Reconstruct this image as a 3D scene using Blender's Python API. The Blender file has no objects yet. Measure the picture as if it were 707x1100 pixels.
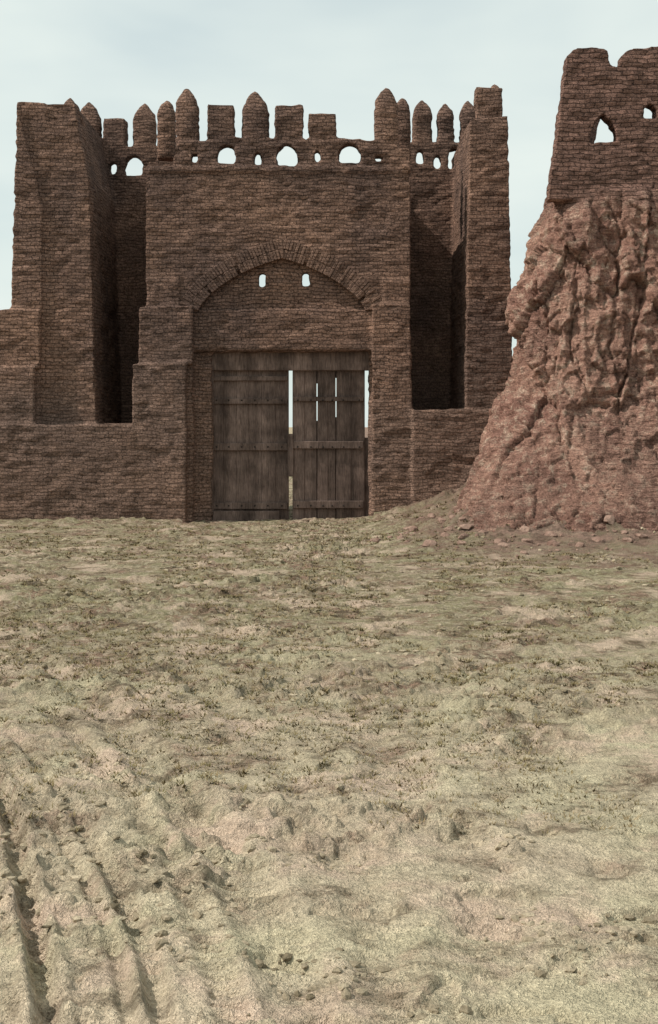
import bpy, bmesh, math, random
import numpy as np
from mathutils import Vector, Matrix, noise as mn
random.seed(4); rng=np.random.default_rng(7)
F=1332.0; H=458.0; CX=353.5; EYE=2.78
scene=bpy.context.scene
def W(px,py,Y): return ((px-CX)*Y/F, EYE+(H-py)*Y/F)
def GY(px,py):
    Y=F*EYE/(py-H); return ((px-CX)*Y/F, Y)
# ---------------------------------------------------------------- noise
def _h(i,j,k,s):
    n=(i.astype(np.int64)*374761393+j.astype(np.int64)*668265263+k.astype(np.int64)*2147483647+s*974634777)&0xFFFFFFFF
    n=((n^(n>>13))*1274126177)&0xFFFFFFFF
    n=((n^(n>>15))*2246822519)&0xFFFFFFFF
    return ((n^(n>>16))&0xFFFFFF)/float(0xFFFFFF)
def vn(x,y,z=None,s=0):
    x=np.asarray(x,float); y=np.asarray(y,float)
    z=np.zeros_like(x) if z is None else np.asarray(z,float)
    xi=np.floor(x);yi=np.floor(y);zi=np.floor(z)
    u=x-xi;v=y-yi;w=z-zi
    u=u*u*(3-2*u);v=v*v*(3-2*v);w=w*w*(3-2*w)
    r=0
    for a in (0,1):
        for b in (0,1):
            for c in (0,1):
                r=r+_h(xi+a,yi+b,zi+c,s)*(u if a else 1-u)*(v if b else 1-v)*(w if c else 1-w)
    return r
def fbm(x,y,z=None,s=0,o=4):
    x=np.asarray(x,float); y=np.asarray(y,float)
    z=np.zeros_like(x) if z is None else np.asarray(z,float)
    t=0;a=.5;f=1.;n=0
    for k in range(o):
        t=t+a*vn(x*f+k*17.3,y*f+k*5.1,z*f+k*9.7,s+k); n+=a; a*=.5; f*=2.03
    return t/n
def sstep(a,b,x):
    t=np.clip((x-a)/(b-a),0,1); return t*t*(3-2*t)
# ---------------------------------------------------------------- materials
def newmat(name,rough=.95):
    m=bpy.data.materials.new(name); m.use_nodes=True
    nt=m.node_tree; b=nt.nodes['Principled BSDF']; b.inputs['Roughness'].default_value=rough
    b.inputs['Specular IOR Level'].default_value=.1
    return m,nt,b
def noiseN(nt,vec,scale,detail=5,rough=.6,dist=0):
    n=nt.nodes.new('ShaderNodeTexNoise'); n.inputs['Scale'].default_value=scale
    n.inputs['Detail'].default_value=detail; n.inputs['Roughness'].default_value=rough
    n.inputs['Distortion'].default_value=dist
    nt.links.new(vec,n.inputs['Vector']); return n.outputs['Fac']
def mathN(nt,op,a,b=None,c=None,clamp=False):
    n=nt.nodes.new('ShaderNodeMath'); n.operation=op; n.use_clamp=clamp
    for i,v in enumerate((a,b,c)):
        if v is None: continue
        if isinstance(v,(int,float)): n.inputs[i].default_value=v
        else: nt.links.new(v,n.inputs[i])
    return n.outputs[0]
def mixN(nt,fac,a,b,mode='MIX'):
    n=nt.nodes.new('ShaderNodeMix'); n.data_type='RGBA'; n.blend_type=mode
    for i,v in ((0,fac),(6,a),(7,b)):
        if isinstance(v,(int,float)): n.inputs[i].default_value=v
        elif isinstance(v,tuple): n.inputs[i].default_value=(v[0],v[1],v[2],1)
        else: nt.links.new(v,n.inputs[i])
    return n.outputs[2]
def mapr(nt,v,a,b,c=0,d=1):
    n=nt.nodes.new('ShaderNodeMapRange'); n.inputs[1].default_value=a;n.inputs[2].default_value=b
    n.inputs[3].default_value=c;n.inputs[4].default_value=d
    nt.links.new(v,n.inputs[0]); return n.outputs[0]
def mapping(nt,vec,sc):
    mp=nt.nodes.new('ShaderNodeMapping'); mp.inputs['Scale'].default_value=sc; nt.links.new(vec,mp.inputs[0]); return mp.outputs[0]
def bumpN(nt,hgt,strength,dist,bsdf):
    n=nt.nodes.new('ShaderNodeBump'); n.inputs['Strength'].default_value=strength
    n.inputs['Distance'].default_value=dist
    nt.links.new(hgt,n.inputs['Height']); nt.links.new(n.outputs[0],bsdf.inputs['Normal'])
def vary(nt,col,v,lo,hi,a=.3,b=.7):
    return mixN(nt,1.0,col,mixN(nt,mapr(nt,v,a,b),(lo,)*3,(hi,)*3),'MULTIPLY')
def brick_nodes(nt,c1,c2,mort,row=.105,width=.25):
    tc=nt.nodes.new('ShaderNodeTexCoord'); obj=tc.outputs['Object']
    sep=nt.nodes.new('ShaderNodeSeparateXYZ'); nt.links.new(obj,sep.inputs[0])
    w1=noiseN(nt,obj,.7,2); w2=noiseN(nt,obj,6,2)
    xx=mathN(nt,'ADD',sep.outputs[0],sep.outputs[1])
    xx=mathN(nt,'ADD',xx,mathN(nt,'MULTIPLY',w2,.18))
    zz=mathN(nt,'ADD',sep.outputs[2],mathN(nt,'MULTIPLY',w1,.30))
    zz=mathN(nt,'ADD',zz,mathN(nt,'MULTIPLY',w2,.075))
    cb=nt.nodes.new('ShaderNodeCombineXYZ'); nt.links.new(xx,cb.inputs[0]); nt.links.new(zz,cb.inputs[1])
    b=nt.nodes.new('ShaderNodeTexBrick'); nt.links.new(cb.outputs[0],b.inputs['Vector'])
    b.inputs['Scale'].default_value=1; b.inputs['Brick Width'].default_value=width
    b.inputs['Row Height'].default_value=row; b.inputs['Mortar Size'].default_value=.014
    b.inputs['Mortar Smooth'].default_value=.8; b.inputs['Bias'].default_value=0
    for k,c in (('Color1',c1),('Color2',c2),('Mortar',mort)): b.inputs[k].default_value=(*c,1)
    st=noiseN(nt,mapping(nt,obj,(3.2,3.2,17)),1.0,3,.65)
    return obj,sep,b,st
def make_brick(name,c1,c2,mort,bump=1.0):
    m,nt,bs=newmat(name)
    obj,sep,b,st=brick_nodes(nt,c1,c2,mort)
    big=noiseN(nt,obj,.38,4,.65); mid=noiseN(nt,obj,2.6,5,.7); fine=noiseN(nt,obj,20,3,.8)
    wash=mapr(nt,noiseN(nt,obj,1.1,4,.65),.35,.65,.1,.65)
    plain=mixN(nt,mapr(nt,st,.35,.65),tuple(v*.58 for v in c2),tuple(v*1.15 for v in c1))
    col=mixN(nt,wash,b.outputs['Color'],plain)
    col=mixN(nt,1.0,col,mixN(nt,mapr(nt,big,.36,.64),(.70,.70,.72),(1.30,1.22,1.13)),'MULTIPLY')
    zz=mathN(nt,'ADD',sep.outputs[2],mathN(nt,'MULTIPLY',mathN(nt,'SUBTRACT',big,.5),5))
    col=mixN(nt,mapr(nt,zz,3.0,5.5,.30,0),col,(.245,.17,.135))
    col=vary(nt,col,mid,.70,1.30); col=vary(nt,col,fine,.48,1.55,.35,.65)
    nt.links.new(col,bs.inputs['Base Color'])
    hh=mathN(nt,'MULTIPLY',b.outputs['Fac'],-1.3)
    hh=mathN(nt,'ADD',hh,mathN(nt,'MULTIPLY',fine,1.3)); hh=mathN(nt,'ADD',hh,mathN(nt,'MULTIPLY',mid,.6)); hh=mathN(nt,'ADD',hh,mathN(nt,'MULTIPLY',st,1.6))
    bumpN(nt,hh,bump,.035,bs)
    return m
M_brick=make_brick('fired_brick',(.222,.142,.111),(.162,.105,.084),(.072,.049,.041))
M_vous=make_brick('arch_brick',(.19,.124,.098),(.158,.104,.084),(.13,.085,.07),.8)
def make_ruin():
    m,nt,bs=newmat('eroded_adobe')
    obj,sep,b,st=brick_nodes(nt,(.30,.175,.138),(.22,.13,.103),(.095,.058,.048),.11,.27)
    big=noiseN(nt,obj,.7,5,.65); mid=noiseN(nt,obj,4,5,.75); fine=noiseN(nt,obj,24,4,.8)
    adobe=mixN(nt,mapr(nt,big,.35,.65),(.33,.175,.135),(.49,.285,.215))
    adobe=mixN(nt,mapr(nt,mid,.50,.66),adobe,(.46,.34,.26))
    z=mathN(nt,'ADD',sep.outputs[2],mathN(nt,'MULTIPLY',mathN(nt,'SUBTRACT',big,.5),2.5))
    f=mapr(nt,z,8.0,8.8)
    patch=mapr(nt,noiseN(nt,obj,.45,3),.47,.6,0,.45)
    f=mathN(nt,'MAXIMUM',f,patch)
    col=mixN(nt,f,adobe,b.outputs['Color'])
    col=vary(nt,col,st,.72,1.22,.35,.65); col=vary(nt,col,mid,.66,1.32); col=vary(nt,col,fine,.52,1.5,.35,.65)
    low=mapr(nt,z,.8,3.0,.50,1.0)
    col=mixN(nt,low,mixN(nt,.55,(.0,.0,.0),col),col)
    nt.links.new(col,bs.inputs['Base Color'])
    hh=mathN(nt,'MULTIPLY',mathN(nt,'MULTIPLY',b.outputs['Fac'],f),-1.3)
    hh=mathN(nt,'ADD',hh,mathN(nt,'MULTIPLY',fine,1.8)); hh=mathN(nt,'ADD',hh,mathN(nt,'MULTIPLY',mid,3.2)); hh=mathN(nt,'ADD',hh,mathN(nt,'MULTIPLY',st,1.5))
    bumpN(nt,hh,1.0,.05,bs)
    return m
M_ruin=make_ruin()
def make_wood():
    m,nt,bs=newmat('weathered_wood',.85)
    tc=nt.nodes.new('ShaderNodeTexCoord')
    g=noiseN(nt,mapping(nt,tc.outputs['Object'],(1,1,.12)),28,5,.7); k=noiseN(nt,tc.outputs['Object'],1.8,4)
    p=noiseN(nt,mapping(nt,tc.outputs['Object'],(2.6,1,.05)),1.0,1,.5)
    col=mixN(nt,mapr(nt,g,.3,.7),(.075,.052,.044),(.215,.152,.126))
    col=vary(nt,col,k,.6,1.35); col=vary(nt,col,p,.75,1.25,.4,.6)
    nt.links.new(col,bs.inputs['Base Color']); bumpN(nt,g,.8,.018,bs); return m
M_wood=make_wood()
m,nt,bs=newmat('iron',.6); bs.inputs['Base Color'].default_value=(.03,.025,.022,1); M_iron=m
def make_ground():
    m,nt,bs=newmat('dusty_earth',1)
    tc=nt.nodes.new('ShaderNodeTexCoord'); obj=tc.outputs['Object']
    sep=nt.nodes.new('ShaderNodeSeparateXYZ'); nt.links.new(obj,sep.inputs[0])
    a=noiseN(nt,obj,.35,4,.6,.4); b=noiseN(nt,obj,1.3,5,.7); c=noiseN(nt,obj,7,5,.8); d=noiseN(nt,obj,48,3,.8)
    e=noiseN(nt,mapping(nt,obj,(1.9,3.6,1)),1.0,6,.85); g=noiseN(nt,obj,.8,4,.7)
    sand=mixN(nt,mapr(nt,a,.40,.60),(.575,.505,.345),(.60,.49,.36))
    sand=mixN(nt,mapr(nt,g,.50,.62,0,.8),sand,(.64,.48,.37))
    olive=mixN(nt,mapr(nt,b,.44,.60),(.24,.215,.12),(.30,.20,.145))
    yy=mathN(nt,'ADD',sep.outputs[1],mathN(nt,'MULTIPLY',mathN(nt,'SUBTRACT',a,.5),18))
    far=mapr(nt,yy,8,18,.0,1.0)
    cov=mathN(nt,'ADD',mapr(nt,b,.46,.62,-.1,.5),far)
    spk=mapr(nt,c,.40,.53,.05,1.0)
    cov=mathN(nt,'MULTIPLY',cov,spk,clamp=True)
    path=mapr(nt,g,.53,.61,1,.2)
    cov=mathN(nt,'MULTIPLY',cov,path)
    col=mixN(nt,cov,sand,olive)
    fl=mathN(nt,'MULTIPLY',mapr(nt,e,.50,.565),mapr(nt,d,.38,.52,.25,1))
    fl=mathN(nt,'MULTIPLY',fl,mathN(nt,'ADD',mapr(nt,b,.42,.58,.05,.75),mathN(nt,'MULTIPLY',far,.45)),clamp=True)
    fl=mathN(nt,'MULTIPLY',fl,path)
    col=mixN(nt,fl,col,(.11,.082,.052))
    rx=mapr(nt,mathN(nt,'ADD',sep.outputs[0],mathN(nt,'MULTIPLY',mathN(nt,'SUBTRACT',b,.5),3.0)),1.2,4.0)
    ry=mapr(nt,mathN(nt,'ADD',sep.outputs[1],mathN(nt,'MULTIPLY',mathN(nt,'SUBTRACT',b,.5),8.0)),23,28.5)
    melt=mixN(nt,mapr(nt,e,.45,.55),(.12,.075,.058),(.32,.21,.165))
    col=mixN(nt,mathN(nt,'MULTIPLY',mathN(nt,'MULTIPLY',rx,ry),.9),col,melt)
    col=vary(nt,col,c,.68,1.26); col=vary(nt,col,d,.60,1.36)
    nt.links.new(col,bs.inputs['Base Color'])
    hh=mathN(nt,'ADD',mathN(nt,'MULTIPLY',c,3.2),d); hh=mathN(nt,'ADD',hh,mathN(nt,'MULTIPLY',e,1.8))
    bumpN(nt,hh,1.0,.035,bs); return m
M_ground=make_ground()
def make_clod(name,c1,c2):
    m,nt,bs=newmat(name)
    tc=nt.nodes.new('ShaderNodeTexCoord'); a=noiseN(nt,tc.outputs['Object'],3,4); d=noiseN(nt,tc.outputs['Object'],40,4,.7)
    col=vary(nt,mixN(nt,mapr(nt,a,.35,.65),c1,c2),d,.65,1.3)
    nt.links.new(col,bs.inputs['Base Color']); bumpN(nt,d,1,.02,bs); return m
M_clod=make_clod('clod_earth',(.18,.145,.095),(.46,.38,.27))
M_rubble=make_clod('rubble_earth',(.19,.115,.09),(.34,.23,.18))
M_grass=make_clod('dry_grass_blades',(.15,.13,.06),(.28,.21,.12))
# ---------------------------------------------------------------- mesh helpers
def bm_prism(bm,pts,Y0,Y1):
    f=[bm.verts.new((x,Y0,z)) for x,z in pts]; b=[bm.verts.new((x,Y1,z)) for x,z in pts]
    n=len(pts)
    bm.faces.new(f); bm.faces.new(b[::-1])
    for i in range(n): bm.faces.new((f[i],b[i],b[(i+1)%n],f[(i+1)%n]))
def prism(bm,pp,Y0,Y1,ref=None):
    t=bmesh.new(); bm_prism(t,[W(x,y,ref or Y0) for x,y in pp],Y0,Y1)
    bmesh.ops.recalc_face_normals(t,faces=t.faces); me=bpy.data.meshes.new('t'); t.to_mesh(me); t.free()
    bm.from_mesh(me); bpy.data.meshes.remove(me)
def box(bm,x0,x1,y0,y1,Y0,Y1,ref=None): prism(bm,[(x0,y0),(x1,y0),(x1,y1),(x0,y1)],Y0,Y1,ref)
def arch_hole(x,yb,w,h):
    pts=[(x-w/2,yb),(x-w/2,yb-h*.45)]
    for k in range(1,8):
        t=k/8; pts.append((x-w/2*math.cos(math.pi*t),yb-h*.45-h*.55*math.sin(math.pi*t)))
    return pts+[(x+w/2,yb-h*.45),(x+w/2,yb)]
def evalmesh(ob):
    dg=bpy.context.evaluated_depsgraph_get(); dg.update()
    return bpy.data.meshes.new_from_object(ob.evaluated_get(dg))
def tmp(bm,name='tmp'):
    me=bpy.data.meshes.new(name); bm.to_mesh(me); o=bpy.data.objects.new(name,me); scene.collection.objects.link(o); return o
def kill(o): bpy.data.objects.remove(o,do_unlink=True)
def pierced(bm,outline,Y0,Y1,holes):
    a=bmesh.new(); prism(a,outline,Y0,Y1); oa=tmp(a); a.free()
    c=bmesh.new()
    for h in holes:
        q=bmesh.new(); bm_prism(q,[W(x,y,Y0) for x,y in h],Y0-.5,Y1+.5); bmesh.ops.recalc_face_normals(q,faces=q.faces)
        me=bpy.data.meshes.new('q'); q.to_mesh(me); q.free(); c.from_mesh(me)
    oc=tmp(c); c.free()
    md=oa.modifiers.new('b','BOOLEAN'); md.operation='DIFFERENCE'; md.object=oc; md.solver='EXACT'
    me=evalmesh(oa); bm.from_mesh(me); kill(oa); kill(oc)
def remeshed(bm,vox):
    o=tmp(bm); md=o.modifiers.new('r','REMESH'); md.mode='VOXEL'; md.voxel_size=vox; md.use_smooth_shade=True
    me=evalmesh(o); kill(o); return me
def getco(me):
    a=np.empty(len(me.vertices)*3); me.vertices.foreach_get('co',a); return a.reshape(-1,3)
def getno(me):
    a=np.empty(len(me.vertices)*3); me.vertices.foreach_get('normal',a); return a.reshape(-1,3)
def setco(me,c): me.vertices.foreach_set('co',c.ravel()); me.update()
def link(name,me,mat,parent=None):
    o=bpy.data.objects.new(name,me); scene.collection.objects.link(o)
    me.materials.clear(); me.materials.append(mat)
    if parent: o.parent=parent
    return o
def merlon(bm,x0,x1,yt,yb,Y0,depth=.55,pointed=True,ref=None):
    if not pointed:
        j=random.uniform(-1,1.5)
        prism(bm,[(x0,yb),(x0+.6,yt+j),(x1-.8,yt-j*.4),(x1,yb)],Y0,Y0+depth); return
    xa,zt=W((x0+x1)/2,yt,Y0); _,zb=W(0,yb,Y0); hw=(x1-x0)/2*Y0/F; hd=depth/2; yc=Y0+hd
    rings=[]; nl=14; hh=zt-zb
    cap=min(hh*.55,hw*2.0)
    t=bmesh.new()
    for k in range(nl+1):
        if k==0: z=zb; s=1
        else:
            u=(k-1)/(nl-1); z=zt-cap+cap*u; s=max(.06,(1-u**2.1)**.8)
        r=[]
        for q in range(16):
            a=2*math.pi*q/16; ca,sa=math.cos(a),math.sin(a)
            r.append(t.verts.new((xa+hw*s*math.copysign(abs(ca)**.6,ca),yc+hd*max(s,.25 if s>.1 else .1)*math.copysign(abs(sa)**.5,sa),z)))
        rings.append(r)
    for a,b in zip(rings,rings[1:]):
        for q in range(16): t.faces.new((a[q],a[(q+1)%16],b[(q+1)%16],b[q]))
    t.faces.new(rings[0][::-1]); t.faces.new(rings[-1])
    bmesh.ops.recalc_face_normals(t,faces=t.faces)
    me=bpy.data.meshes.new('m'); t.to_mesh(me); t.free(); bm.from_mesh(me)
def archh(t):
    t=min(1,abs(t)); return .62*(1-t**2.2)**.60+.38*(1-t)
# ================================================================ GATEHOUSE
gate=bpy.data.objects.new('brick_fortress_gate',None); scene.collection.objects.link(gate)
bm=bmesh.new()
n=24
op=[(207,575),(207,330)]+[(303.5-93*math.cos(math.pi*k/n),330-54*archh(math.cos(math.pi*k/n))) for k in range(1,n)]+[(400,330),(400,575)]
prism(bm,[(157,575),(157,178),(441,176),(441,575)]+op[::-1],36.0,37.0)
pierced(bm,[(196,378),(196,262),(410,262),(410,378)],36.17,36.58,
        [[(278,308),(278,294),(285.5,294),(285.5,308)],[(325,307),(325,293),(332.5,293),(332.5,307)]])
box(bm,205,402,333,376,36.08,36.6)
box(bm,198,228,370,575,36.35,37.0)
box(bm,396,404,370,575,36.35,37.0)
prism(bm,[(149,329),(207,328),(207,392),(149,392)],35.80,36.3)
prism(bm,[(142,391),(200,389),(199,575),(141,575)],35.62,36.3)
prism(bm,[(400,326),(441,326),(443,450),(444,575),(399,575)],35.80,36.3)
box(bm,157,193,300,331,35.94,36.3)
box(bm,412,441,300,328,35.94,36.3)
box(bm,160,441,179,184,35.95,36.3)
YC=40.6
prism(bm,[(157,575),(157,178),(184,178),(184,575)],36.0,YC+.7)
prism(bm,[(415,575),(415,178),(441,178),(441,575)],36.0,YC+.7)
box(bm,70,195,188,575,YC,YC+.8)
box(bm,400,530,182,575,YC,YC+.8)
# left tower
prism(bm,[(18,111),(80,110),(86,150),(95,190),(103,458),(36,575),(10,575),(12,330),(14,230)],36.0,YC+.9)
prism(bm,[(46,222),(18,111),(12,330),(10,470),(43,470)],35.9,36.4)
prism(bm,[(-70,334),(43,332),(43,396),(-70,396)],35.75,38)
prism(bm,[(-75,394),(37,394),(37,460),(-75,460)],35.66,38)
prism(bm,[(-80,457),(60,456),(143,455),(143,575),(-80,575)],35.6,YC+.3)
prism(bm,[(82,455),(103,455),(96,190),(80,190)],36.0,39.5)
# right tower
prism(bm,[(505,128),(546,124),(547,200),(550,330),(552,445),(552,575),(500,575),(500,440),(503,250)],36.0,YC+.9)
prism(bm,[(443,441),(500,440),(553,443),(556,575),(443,575)],35.7,YC+.3)
holes=[]
for x,w,h,b in ((243,19,19,175),(308,20,23,178),(376,23,20,174)): holes.append(arch_hole(x,b,w,h))
for x,b in ((209,174),(276.5,176),(341,174),(407,172)): holes.append(arch_hole(x,b,7,13))
pierced(bm,[(186,182),(186,158),(200,150),(222,150),(252,146),(260,149),(288,147),(296,149),(326,148),(332,148),(361,147),(403,151),(428,158),(441,160),(441,182)],36.0,36.4,holes)
holes=[arch_hole(102.5,186,9,19),arch_hole(121,187,7,13),arch_hole(143.5,188,18,21)]
pierced(bm,[(60,192),(60,158),(110,158),(136,157),(195,156),(195,192)],YC,YC+.4,holes)
holes=[arch_hole(451,176,8,15),arch_hole(470,181,7,14),arch_hole(488,181,12,24)]
pierced(bm,[(410,186),(410,150),(443,152),(500,152),(515,152),(515,186)],YC,YC+.4,holes)
merlon(bm,66,82,101,135,36.3); merlon(bm,81,107,107,166,YC); merlon(bm,110,135,127,160,YC,pointed=False)
merlon(bm,141,167,109,165,YC); merlon(bm,168,188,105,170,37.8)
merlon(bm,187,213.5,92,165,36.0)
merlon(bm,222,252,112,150,36.0,.5,False); merlon(bm,259,288.5,96,150,36.0); merlon(bm,295,326,112,150,36,.5,False)
merlon(bm,331,361,122,150,36.0,.5,False)
merlon(bm,402,429,91,168,36.0); merlon(bm,424,442,103,170,37.2)
merlon(bm,443,465,105,160,YC); merlon(bm,469,489,109,160,YC); merlon(bm,494,513,106,165,YC)
merlon(bm,511,541,94,140,36.2,pointed=False); merlon(bm,524,541,88,140,36.5)
merlon(bm,18,50,109.5,120,36.0,.8,False)
me=remeshed(bm,.045); bm.free()
co=getco(me); no=getno(me)
x,y,z=co.T
big=fbm(x*.5,y*.5,z*.5,3,3)-.5; mid=fbm(x*2.2,y*2.2,z*3.2,5,4)-.5; fine=vn(x*4.5,y*4.5,z*9.5,8)-.5
crs=vn(x*2.2,y*2.2,z*9.52,11)-.5
d=.05*big+.025*mid+.035*fine+.035*crs
er=sstep(.62,.70,fbm(x*.9,y*.9,z*1.6,21,4)); d-=.04*er
co=co+no*d[:,None]
co[:,0]+= .05*(fbm(x*0+y*.3,y*0,z*1.2,31,4)-.5)
setco(me,co)
link('walls_and_battlements',me,M_brick,gate)
# arch ring of bricks on edge
bm=bmesh.new()
def archpt(t,hs,rise): return (303-hs*math.cos(t),330-rise*archh(math.cos(t)))
NS=600
P=[archpt(math.pi*k/NS,110,74) for k in range(NS+1)]
L=[0]
for a,b in zip(P,P[1:]): L.append(L[-1]+math.dist(a,b))
nb=78
for k in range(nb):
    s=L[-1]*(k+.5)/nb
    i=next(i for i in range(NS) if L[i+1]>=s)
    a=P[max(0,i-6)]; b=P[min(NS,i+6)]; tx,ty=b[0]-a[0],b[1]-a[1]; l=math.hypot(tx,ty); tx/=l;ty/=l
    nx,ny=-ty,tx
    if ny<0 and abs(ny)>.2: nx,ny=-nx,-ny
    cx,cy=P[i]; hw=L[-1]/nb*.5*.94
    for (r0,r1) in ((0,10.8),(11.1,21)):
        if random.random()<.05: continue
        q=[(cx+nx*r0-tx*hw,cy+ny*r0-ty*hw),(cx+nx*r0+tx*hw,cy+ny*r0+ty*hw),(cx+nx*r1+tx*hw*.9,cy+ny*r1+ty*hw*.9),(cx+nx*r1-tx*hw*.9,cy+ny*r1-ty*hw*.9)]
        prism(bm,q,35.955+random.uniform(-.015,.025),36.25,36.0)
bmesh.ops.bevel(bm,geom=bm.edges[:],offset=.014,segments=1,affect='EDGES')
me=bpy.data.meshes.new('v'); bm.to_mesh(me); bm.free(); link('arch_voussoirs',me,M_vous,gate)
# door
def wbox(bm,x0,x1,y0,y1,Y0,Y1,bev=.012,tilt=0):
    t=bmesh.new(); pts=[W(x0,y0,Y0),W(x1,y0,Y0),W(x1+tilt,y1,Y0),W(x0+tilt,y1,Y0)]
    bm_prism(t,pts,Y0,Y1); bmesh.ops.recalc_face_normals(t,faces=t.faces)
    bmesh.ops.bevel(t,geom=t.edges[:],offset=bev,segments=1,affect='EDGES')
    me=bpy.data.meshes.new('w'); t.to_mesh(me); t.free(); bm.from_mesh(me)
YD=36.62
def leaf(name,xs,gaps,rails,bot,crack=()):
    bm=bmesh.new()
    for i in range(len(xs)-1):
        o=.026*(i%2)
        g=gaps.get(i,-.35)
        wbox(bm,xs[i],xs[i+1]-g,397+random.uniform(-1,1),bot+random.uniform(-2,2),YD+o+random.uniform(-.003,.003),YD+.06+o,.014,random.uniform(-.1,.1))
    for i,y0,y1 in crack:
        wbox(bm,xs[i+1]-2.5,xs[i+1]+2.5,y0,y1,YD+.09,YD+.12,.005)
    for (y0,y1) in rails: wbox(bm,xs[0]+.5,xs[-1]-1.5,y0,y1,YD-.09,YD-.02,.014)
    me=bpy.data.meshes.new(name); bm.to_mesh(me); bm.free(); return link(name,me,M_wood,gate)
leaf('door_leaf_left',[229,240,254,267,281,296,310.3],{5:0},[(404,409),(428,434),(476,484),(540,547)],560)
leaf('door_leaf_right',[314.3,327,341.2,352,361.5,377,392],{1:1.1,3:1.0,5:0},[(426,431),(474,482),(538,546)],559,
     ((1,395,412),(1,452,562),(3,395,406),(3,448,562)))
bm=bmesh.new()
wbox(bm,214,402,377,398,36.45,36.6,.02)
wbox(bm,222,229.5,398,566,36.5,36.72,.02)
wbox(bm,397.5,404,398,566,36.5,36.72,.02)
wbox(bm,309,315,466,512,YD-.11,YD-.03,.01)
wbox(bm,389,398,470,562,YD+.09,YD+.14,.01)
wbox(bm,229,300,549,563,YD-.18,YD-.12,.012)
me=bpy.data.meshes.new('f'); bm.to_mesh(me); bm.free(); link('door_frame',me,M_wood,gate)
bm=bmesh.new()
for yy in (430,480,543):
    for xx in (233,246,260,274,288,303,320,334,347,357,369,386):
        c=W(xx,yy,YD); bmesh.ops.create_icosphere(bm,subdivisions=1,radius=.028,matrix=Matrix.Translation((c[0],YD-.095,c[1])))
me=bpy.data.meshes.new('s'); bm.to_mesh(me); bm.free(); link('door_studs',me,M_iron,gate)
# ================================================================ RUINED TOWER
bm=bmesh.new()
YR=31.5
top=[(588,215),(592,190),(598,150),(604,100),(609,60),(616,52),(636,50),(652,54),(657,69),(664,73),(668,60),(676,52),(707,49),(730,53),(736,70),(745,73),(750,57),(800,52),(840,60),(840,215)]
pierced(bm,top,YR,YR+.5,[[(634,153),(635,143),(640,131),(648,122),(657,130),(662,141),(663,152)],[(691,127),(691,117),(698,111),(706,117),(706,127)]])
def loft(bm,levels):
    t=bmesh.new(); rings=[]
    for (py,xl,yf,xr,yb) in levels:
        z=W(0,py,yf)[1]; X0=(xl-CX)*yf/F; X1=(xr-CX)*yf/F
        r=[]
        R=min(1.4,(yb-yf)*.4)
        XB=X0*yb/yf*1.06
        for k in range(7):
            a=math.pi/2*k/6; r.append((X0+R-R*math.cos(a)*1.0, yf+R-R*math.sin(a)))
        r+= [(X0+(X1-X0)*.5,yf-.1),(X1,yf),(X1,yb),(X0+(X1-X0)*.5,yb),(XB,yb)]
        rings.append([t.verts.new((a,b,z)) for a,b in r])
    m_=len(rings[0])
    for a,b in zip(rings,rings[1:]):
        for q in range(m_): t.faces.new((a[q],a[(q+1)%m_],b[(q+1)%m_],b[q]))
    t.faces.new(rings[0]); t.faces.new(rings[-1][::-1])
    bmesh.ops.recalc_face_normals(t,faces=t.faces)
    me=bpy.data.meshes.new('l'); t.to_mesh(me); t.free(); bm.from_mesh(me)
loft(bm,[(640,478,27.2,860,37),(560,497,28.2,860,37),(515,515,29.2,850,37),(470,529,29.9,850,37),(432,547,30.5,845,37),(405,562,30.8,845,36.8),(320,566,31.05,842,36.6),(250,582,31.25,840,36.3),(202,596,31.4,840,36)])
t=bmesh.new()
xl0,zb0=W(589,212,31.6); xlt,zt0=W(610,62,31.6)
A=[(xl0,31.6,zb0),(xl0+.7,31.6,zb0),(xlt+.7,31.6,zt0),(xlt,31.6,zt0)]
k=35.5/31.6*1.03
B=[(A[0][0]*k,35.5,zb0),(A[0][0]*k+.7,35.5,zb0),(A[3][0]*k+.7,35.5,zt0-.6),(A[3][0]*k,35.5,zt0-.6)]
va=[t.verts.new(p) for p in A]; vb=[t.verts.new(p) for p in B]
t.faces.new(va); t.faces.new(vb[::-1])
for i in range(4): t.faces.new((va[i],vb[i],vb[(i+1)%4],va[(i+1)%4]))
bmesh.ops.recalc_face_normals(t,faces=t.faces); me=bpy.data.meshes.new('fl'); t.to_mesh(me); t.free(); bm.from_mesh(me)
me=remeshed(bm,.042); bm.free()
co=getco(me); no=getno(me); x,y,z=co.T
zt=W(0,205,31.4)[1]
low=1-sstep(zt-1.3,zt+.2,z+1.2*(fbm(x*.8,y*.8,z*.8,2,3)-.5))
d=.10*(fbm(x*2,y*2,z*3,5,4)-.5)+.05*(vn(x*4,y*4,z*9,6)-.5)
e=np.zeros(len(co)); zb_=W(0,430,30.5)[1]
idx=np.nonzero((low>0.01)&(y<35))[0]
wx=.5*(fbm(x*.8,y*.8,z*.8,50,4)-.5); wz=.5*(fbm(x*.8,y*.8,z*.8,60,4)-.5)
w2=.10*(fbm(x*3,y*3,z*3,70,3)-.5)
def fr(v): return v-math.floor(v)
def facet(P,sc,amp,tilt,crk,cw,q):
    dd,pp=mn.voronoi(P); p=pp[0]
    h1=fr(math.sin(p.x*12.9+p.y*78.2+p.z*37.7+q)*43758.5); h2=fr(h1*917.3); h3=fr(h1*331.7); 
    v=amp*(h1-.5)+tilt*((h2-.5)*(P.x-p.x)+(h3-.62)*(P.z-p.z))*2
    return v-crk*max(0,1-(dd[1]-dd[0])/cw)
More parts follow.
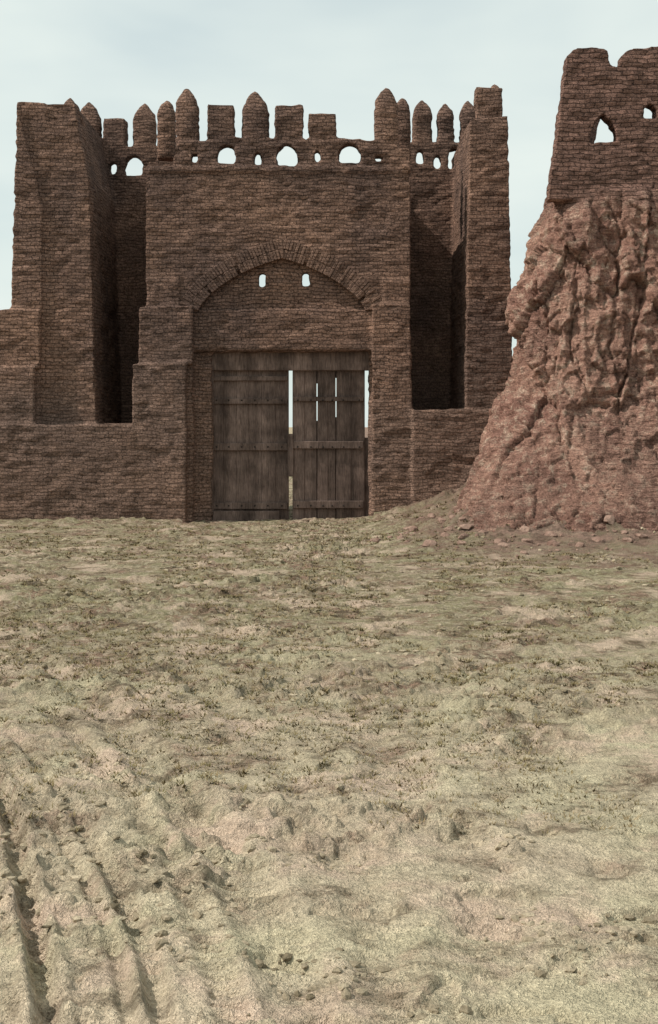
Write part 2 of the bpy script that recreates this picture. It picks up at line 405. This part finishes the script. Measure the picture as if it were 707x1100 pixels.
for i in idx:
    X,Y,Z=co[i]; a=wx[i]; b=wz[i]; c_=w2[i]
    v =facet(Vector((X*1.0+a+c_,Y*.7,Z*.32+b+c_)),0,.30,.26,.16,.05,0)
    v+=facet(Vector((X*2.2+a*2+c_,Y*1.9+3,Z*1.05-b*2+c_)),0,.14,.16,.06,.07,5)
    v+=facet(Vector((X*4.8+a*2,Y*4+3,Z*3.2-b*2)),0,.06,.08,.0,.07,9)
    e[i]=v
soft=.40+.60*sstep(zb_-1.0,zb_+.8,z+.8*(fbm(x,y,z,88,3)-.5))
run=-.22*np.abs(2*fbm(x*1.8+wx*.5,y*1.4,z*.12,80,3)-1)**.5+.13
strata=.10*(fbm(x*.8,y*.8,z*4.5,91,4)-.5)
d=d+low*(soft*(e+run)+strata+.26*(fbm(x*.7,y*.7,z*.7,9,4)-.5)+.10*(fbm(x*6,y*6,z*6,12,3)-.5))
co=co+no*d[:,None]; setco(me,co)
link('ruined_mud_brick_tower',me,M_ruin)
# ================================================================ GROUND
def seg_dist(x,y,pl):
    best=np.full(x.shape,1e9); along=np.zeros(x.shape); acc=0; side=np.zeros(x.shape)
    for (ax,ay),(bx,by) in zip(pl,pl[1:]):
        dx,dy=bx-ax,by-ay; l=math.hypot(dx,dy)
        t=np.clip(((x-ax)*dx+(y-ay)*dy)/(l*l),0,1)
        dd=np.hypot(x-ax-t*dx,y-ay-t*dy); m=dd<best
        s=np.sign((x-ax)*dy-(y-ay)*dx)
        best=np.where(m,dd,best); along=np.where(m,acc+t*l,along); side=np.where(m,s,side); acc+=l
    return best,along,side
def smooth_pl(pp):
    w=[GY(*p) for p in pp]; out=[]
    w=[(2*w[0][0]-w[1][0],2*w[0][1]-w[1][1])]+w+[(2*w[-1][0]-w[-2][0],2*w[-1][1]-w[-2][1])]
    for i in range(1,len(w)-2):
        for k in range(5):
            t=k/5; p=[]
            for c in (0,1):
                p0,p1,p2,p3=w[i-1][c],w[i][c],w[i+1][c],w[i+2][c]
                p.append(.5*((2*p1)+(-p0+p2)*t+(2*p0-5*p1+4*p2-p3)*t*t+(-p0+3*p1-3*p2+p3)*t**3))
            out.append(tuple(p))
    out.append(w[-2]); return out
ruts=[
 (smooth_pl([(-90,760),(-30,810),(8,870),(24,940),(38,1010),(48,1070),(60,1200)]),.06,.10,1.7),
 (smooth_pl([(-80,740),(0,785),(45,830),(85,885),(122,945),(148,1005),(168,1070),(190,1200)]),.055,.05,1.5),
 (smooth_pl([(-60,790),(20,838),(60,895),(92,950),(118,1010),(135,1080),(150,1200)]),.04,.03,.6),
 (smooth_pl([(-90,660),(0,690),(75,735),(140,795),(195,865),(245,930),(285,990),(315,1060),(345,1200)]),.17,.05,1.0),
 (smooth_pl([(-60,715),(20,745),(80,790),(130,850),(185,930),(215,1000),(245,1075),(270,1200)]),.085,.035,1.4),
 (smooth_pl([(-90,600),(60,620),(200,660),(330,730),(430,830),(520,960),(560,1200)]),.22,.03,.4),
 (smooth_pl([(-90,650),(60,670),(170,715),(280,790),(350,880),(400,990),(430,1200)]),.14,.025,.6),
 (smooth_pl([(760,690),(640,705),(540,712),(470,740),(430,800),(420,880)]),.25,.035,0),
]
def ground_h(x,y,rut=True):
    near=1-sstep(60,160,np.hypot(x,y))
    h=.20*(fbm(x*.22,y*.22,None,1,3)-.5)*near*(1-sstep(22,33,y)*.7)
    h+=.07*(fbm(x*1.1,y*1.1,None,2,3)-.5)*near
    rough=.30+1.0*sstep(.46,.60,fbm(x*.5,y*.6,None,14,3))
    r=1-np.abs(2*fbm(x*4.2,y*4.2,None,4,4)-1)
    h+=.024*(r-.75)*rough*near
    cl=sstep(.55,.62,fbm(x*5.2,y*5.2,None,33,4))
    h+=.045*cl*rough*near*(.3+1.2*fbm(x*14,y*14,None,35,2))
    h-=.040*sstep(.60,.66,fbm(x*3.4,y*4.4,None,37,4))*near
    h+=.032*(fbm(x*12,y*12,None,6,4)-.5)*near*(.5+.6*rough)
    dx=np.maximum(4.6-x,0); dy=np.maximum(30.0-y,0)
    dd=np.hypot(dx,dy*1.0)+.6*(fbm(x*.7,y*.7,None,19,4)-.5)
    h+=1.3*np.exp(-np.power(np.maximum(dd,0)/1.9,1.3))*(1+.35*(fbm(x*2.5,y*2.5,None,23,4)-.5)*2)*np.where(y<45,1,0)
    h+=.10*np.exp(-np.maximum(35.6-y,0)/.6)*np.where((y>30)&(y<37)&((x<-4.2)|(x>1.3)),1,0)
    if rut:
        for pl,hw,dep,tr in ruts:
            m=(x>-9)&(x<13)&(y<24)&(y>2)
            if not m.any(): continue
            xs,ys=x[m],y[m]
            d,al,sd=seg_dist(xs,ys,pl)
            wob=.6*hw*(fbm(xs*3,ys*3,None,41,3)-.5); d=np.abs(d+wob)
            prof=-dep*np.exp(-(d/hw)**4)+dep*.4*np.exp(-((d-hw*1.6)/(hw*.5))**2)
            tread=tr*.024*np.sin(al*2*math.pi/.11+sd*d*22)*np.exp(-(d/hw)**4)*sstep(.25,.6,vn(xs*2,ys*2,None,44))
            v=(prof+tread)*(.35+1.2*fbm(xs*1.2,ys*1.2,None,45,3))
            hh=np.zeros_like(x); hh[m]=v; h=h+hh
    return h
ys=[-40,-20,-10,-4,0,1.5,2.6]; y_=3.2
while y_<42: ys.append(y_); y_+=.0034*y_
while y_<4000: ys.append(y_); y_*=1.12
xp=[0.0]; v=0.0
while v<17: v+=.0095+.011*v; xp.append(v)
while v<3000: v*=1.15; xp.append(v)
xs=np.array([-a for a in xp[:0:-1]]+xp); ys=np.array(ys)
GX,GYY=np.meshgrid(xs,ys); gx=GX.ravel(); gy=GYY.ravel()
gz=ground_h(gx,gy)
nx_,ny_=len(xs),len(ys)
me=bpy.data.meshes.new('ground'); me.vertices.add(nx_*ny_); me.vertices.foreach_set('co',np.stack([gx,gy,gz],1).ravel())
i=np.arange((ny_-1)*(nx_-1)); r=i//(nx_-1); c=i%(nx_-1); b=r*nx_+c
q=np.stack([b,b+1,b+nx_+1,b+nx_],1)
me.loops.add(q.size); me.loops.foreach_set('vertex_index',q.ravel().astype(np.int32))
me.polygons.add(len(q)); me.polygons.foreach_set('loop_start',(np.arange(len(q))*4).astype(np.int32))
me.polygons.foreach_set('use_smooth',np.ones(len(q),bool))
me.update(calc_edges=True); me.validate()
link('ground',me,M_ground)
def lumps(name,pos,size,mat,flat=.6,sub=2,sink=0.):
    t=bmesh.new(); bmesh.ops.create_icosphere(t,subdivisions=sub,radius=1); base=np.array([v.co[:] for v in t.verts]); fc=np.array([[v.index for v in f.verts] for f in t.faces]); t.free()
    V=[];Fc=[];o=0
    for (px,py,pz),s in zip(pos,size):
        sd=random.random()*100
        n_=.55+.9*vn(base[:,0]*1.3+sd,base[:,1]*1.3,base[:,2]*1.3+sd)
        sc=np.array([random.uniform(.7,1.3),random.uniform(.7,1.3),flat*random.uniform(.7,1.3)])
        a=random.uniform(0,6.28); p=base*n_[:,None]*sc*s; ca,sa=math.cos(a),math.sin(a)
        p=np.stack([p[:,0]*ca-p[:,1]*sa,p[:,0]*sa+p[:,1]*ca,p[:,2]],1)+np.array([px,py,pz+s*flat*(.25-sink)])
        V.append(p);Fc.append(fc+o);o+=len(base)
    me=bpy.data.meshes.new(name); me.from_pydata(np.concatenate(V).tolist(),[],np.concatenate(Fc).tolist()); me.update()
    return link(name,me,mat)
def scatter(n,y0,y1,wid,thr,fs,seed):
    y=np.exp(rng.uniform(math.log(y0),math.log(y1),n)); x=rng.uniform(-1,1,n)*y*wid
    k=fbm(x*fs,y*fs,None,seed,3)>thr; x,y=x[k],y[k]; return x,y,ground_h(x,y)
x,y,z=scatter(12000,5,33,.42,.57,1.6,14)
s=rng.uniform(.3,1,len(x))**3.5*.026*(1+.06*y)+.004
lumps('dirt_clods',list(zip(x,y,z)),s,M_clod,.6,1,.25)
px=rng.uniform(.5,12,2600); py=rng.uniform(24,31.5,2600)
k=(np.hypot(np.maximum(4.8-px,0),np.maximum(29.6-py,0))<4.2*rng.uniform(.1,1,2600)**1.2); px,py=px[k],py[k]
lumps('rubble',list(zip(px,py,ground_h(px,py))),rng.uniform(.2,1,len(px))**5*.13+.018,M_rubble,.7,2,.25)
# ---- grass
x,y,z=scatter(24000,8.5,34.5,.42,.45,.8,14)
k=rng.uniform(0,1,len(x))<sstep(6,17,y)*.9+.1; x,y,z=x[k],y[k],z[k]
V=[];Fc=[];o=0
for a,b,c in zip(x,y,z):
    nb_=random.randint(5,10); hs=random.uniform(.012,.036)*(1+.02*b); R=random.uniform(.02,.12)
    for k in range(nb_):
        an=random.uniform(0,6.28); r=R*random.random(); bx=a+r*math.cos(an); by=b+r*math.sin(an)
        l=random.uniform(.6,1.8)*hs; w=.003+.0005*b; h=hs*random.uniform(.4,1.0)
        ta=an+1.57
        V+=[(bx-w*math.cos(ta),by-w*math.sin(ta),c-.01),(bx+w*math.cos(ta),by+w*math.sin(ta),c-.01),(bx+l*math.cos(an),by+l*math.sin(an),c+h)]
        Fc.append((o,o+1,o+2)); o+=3
me=bpy.data.meshes.new('g'); me.from_pydata(V,[],Fc); me.update(); link('dry_grass',me,M_grass)
# ================================================================ LIGHT
el=math.radians(48)
sd=Vector((-math.cos(el)*.975,-math.cos(el)*.22,math.sin(el)))
sun=bpy.data.lights.new('sun','SUN'); sun.energy=4.2; sun.angle=math.radians(.6); sun.color=(1,.94,.85)
so=bpy.data.objects.new('sun',sun); scene.collection.objects.link(so); so.rotation_euler=sd.to_track_quat('Z','Y').to_euler()
w=bpy.data.worlds.new('World'); scene.world=w; w.use_nodes=True; nt=w.node_tree; nt.nodes.clear()
sky=nt.nodes.new('ShaderNodeTexSky'); sky.sky_type='NISHITA'; sky.sun_disc=False; sky.sun_elevation=el
sky.sun_rotation=math.atan2(sd.x,sd.y); sky.dust_density=1.5
tc=nt.nodes.new('ShaderNodeTexCoord')
cl=noiseN(nt,mapping(nt,tc.outputs['Generated'],(1,1,3.2)),2.6,4,.5,.2)
sc=mixN(nt,1.0,sky.outputs[0],(.90,1.18,1.14),'MULTIPLY')
colr=mixN(nt,mapr(nt,cl,.35,.62,.72,.99),sc,(8.1,8.9,8.5))
bg=nt.nodes.new('ShaderNodeBackground'); bg.inputs[1].default_value=.1; out=nt.nodes.new('ShaderNodeOutputWorld')
nt.links.new(colr,bg.inputs[0]); nt.links.new(bg.outputs[0],out.inputs[0])
# ================================================================ CAMERA
cam=bpy.data.cameras.new('camera'); cam.sensor_fit='VERTICAL'; cam.sensor_height=36; cam.lens=F/1100*36
cam.shift_y=-(550-H)/1100; cam.clip_start=.1; cam.clip_end=10000
co_=bpy.data.objects.new('camera',cam); scene.collection.objects.link(co_); co_.location=(0,0,EYE); co_.rotation_euler=(math.pi/2,0,0)
scene.camera=co_
scene.view_settings.view_transform='Standard'; scene.view_settings.look='None'; scene.view_settings.exposure=0
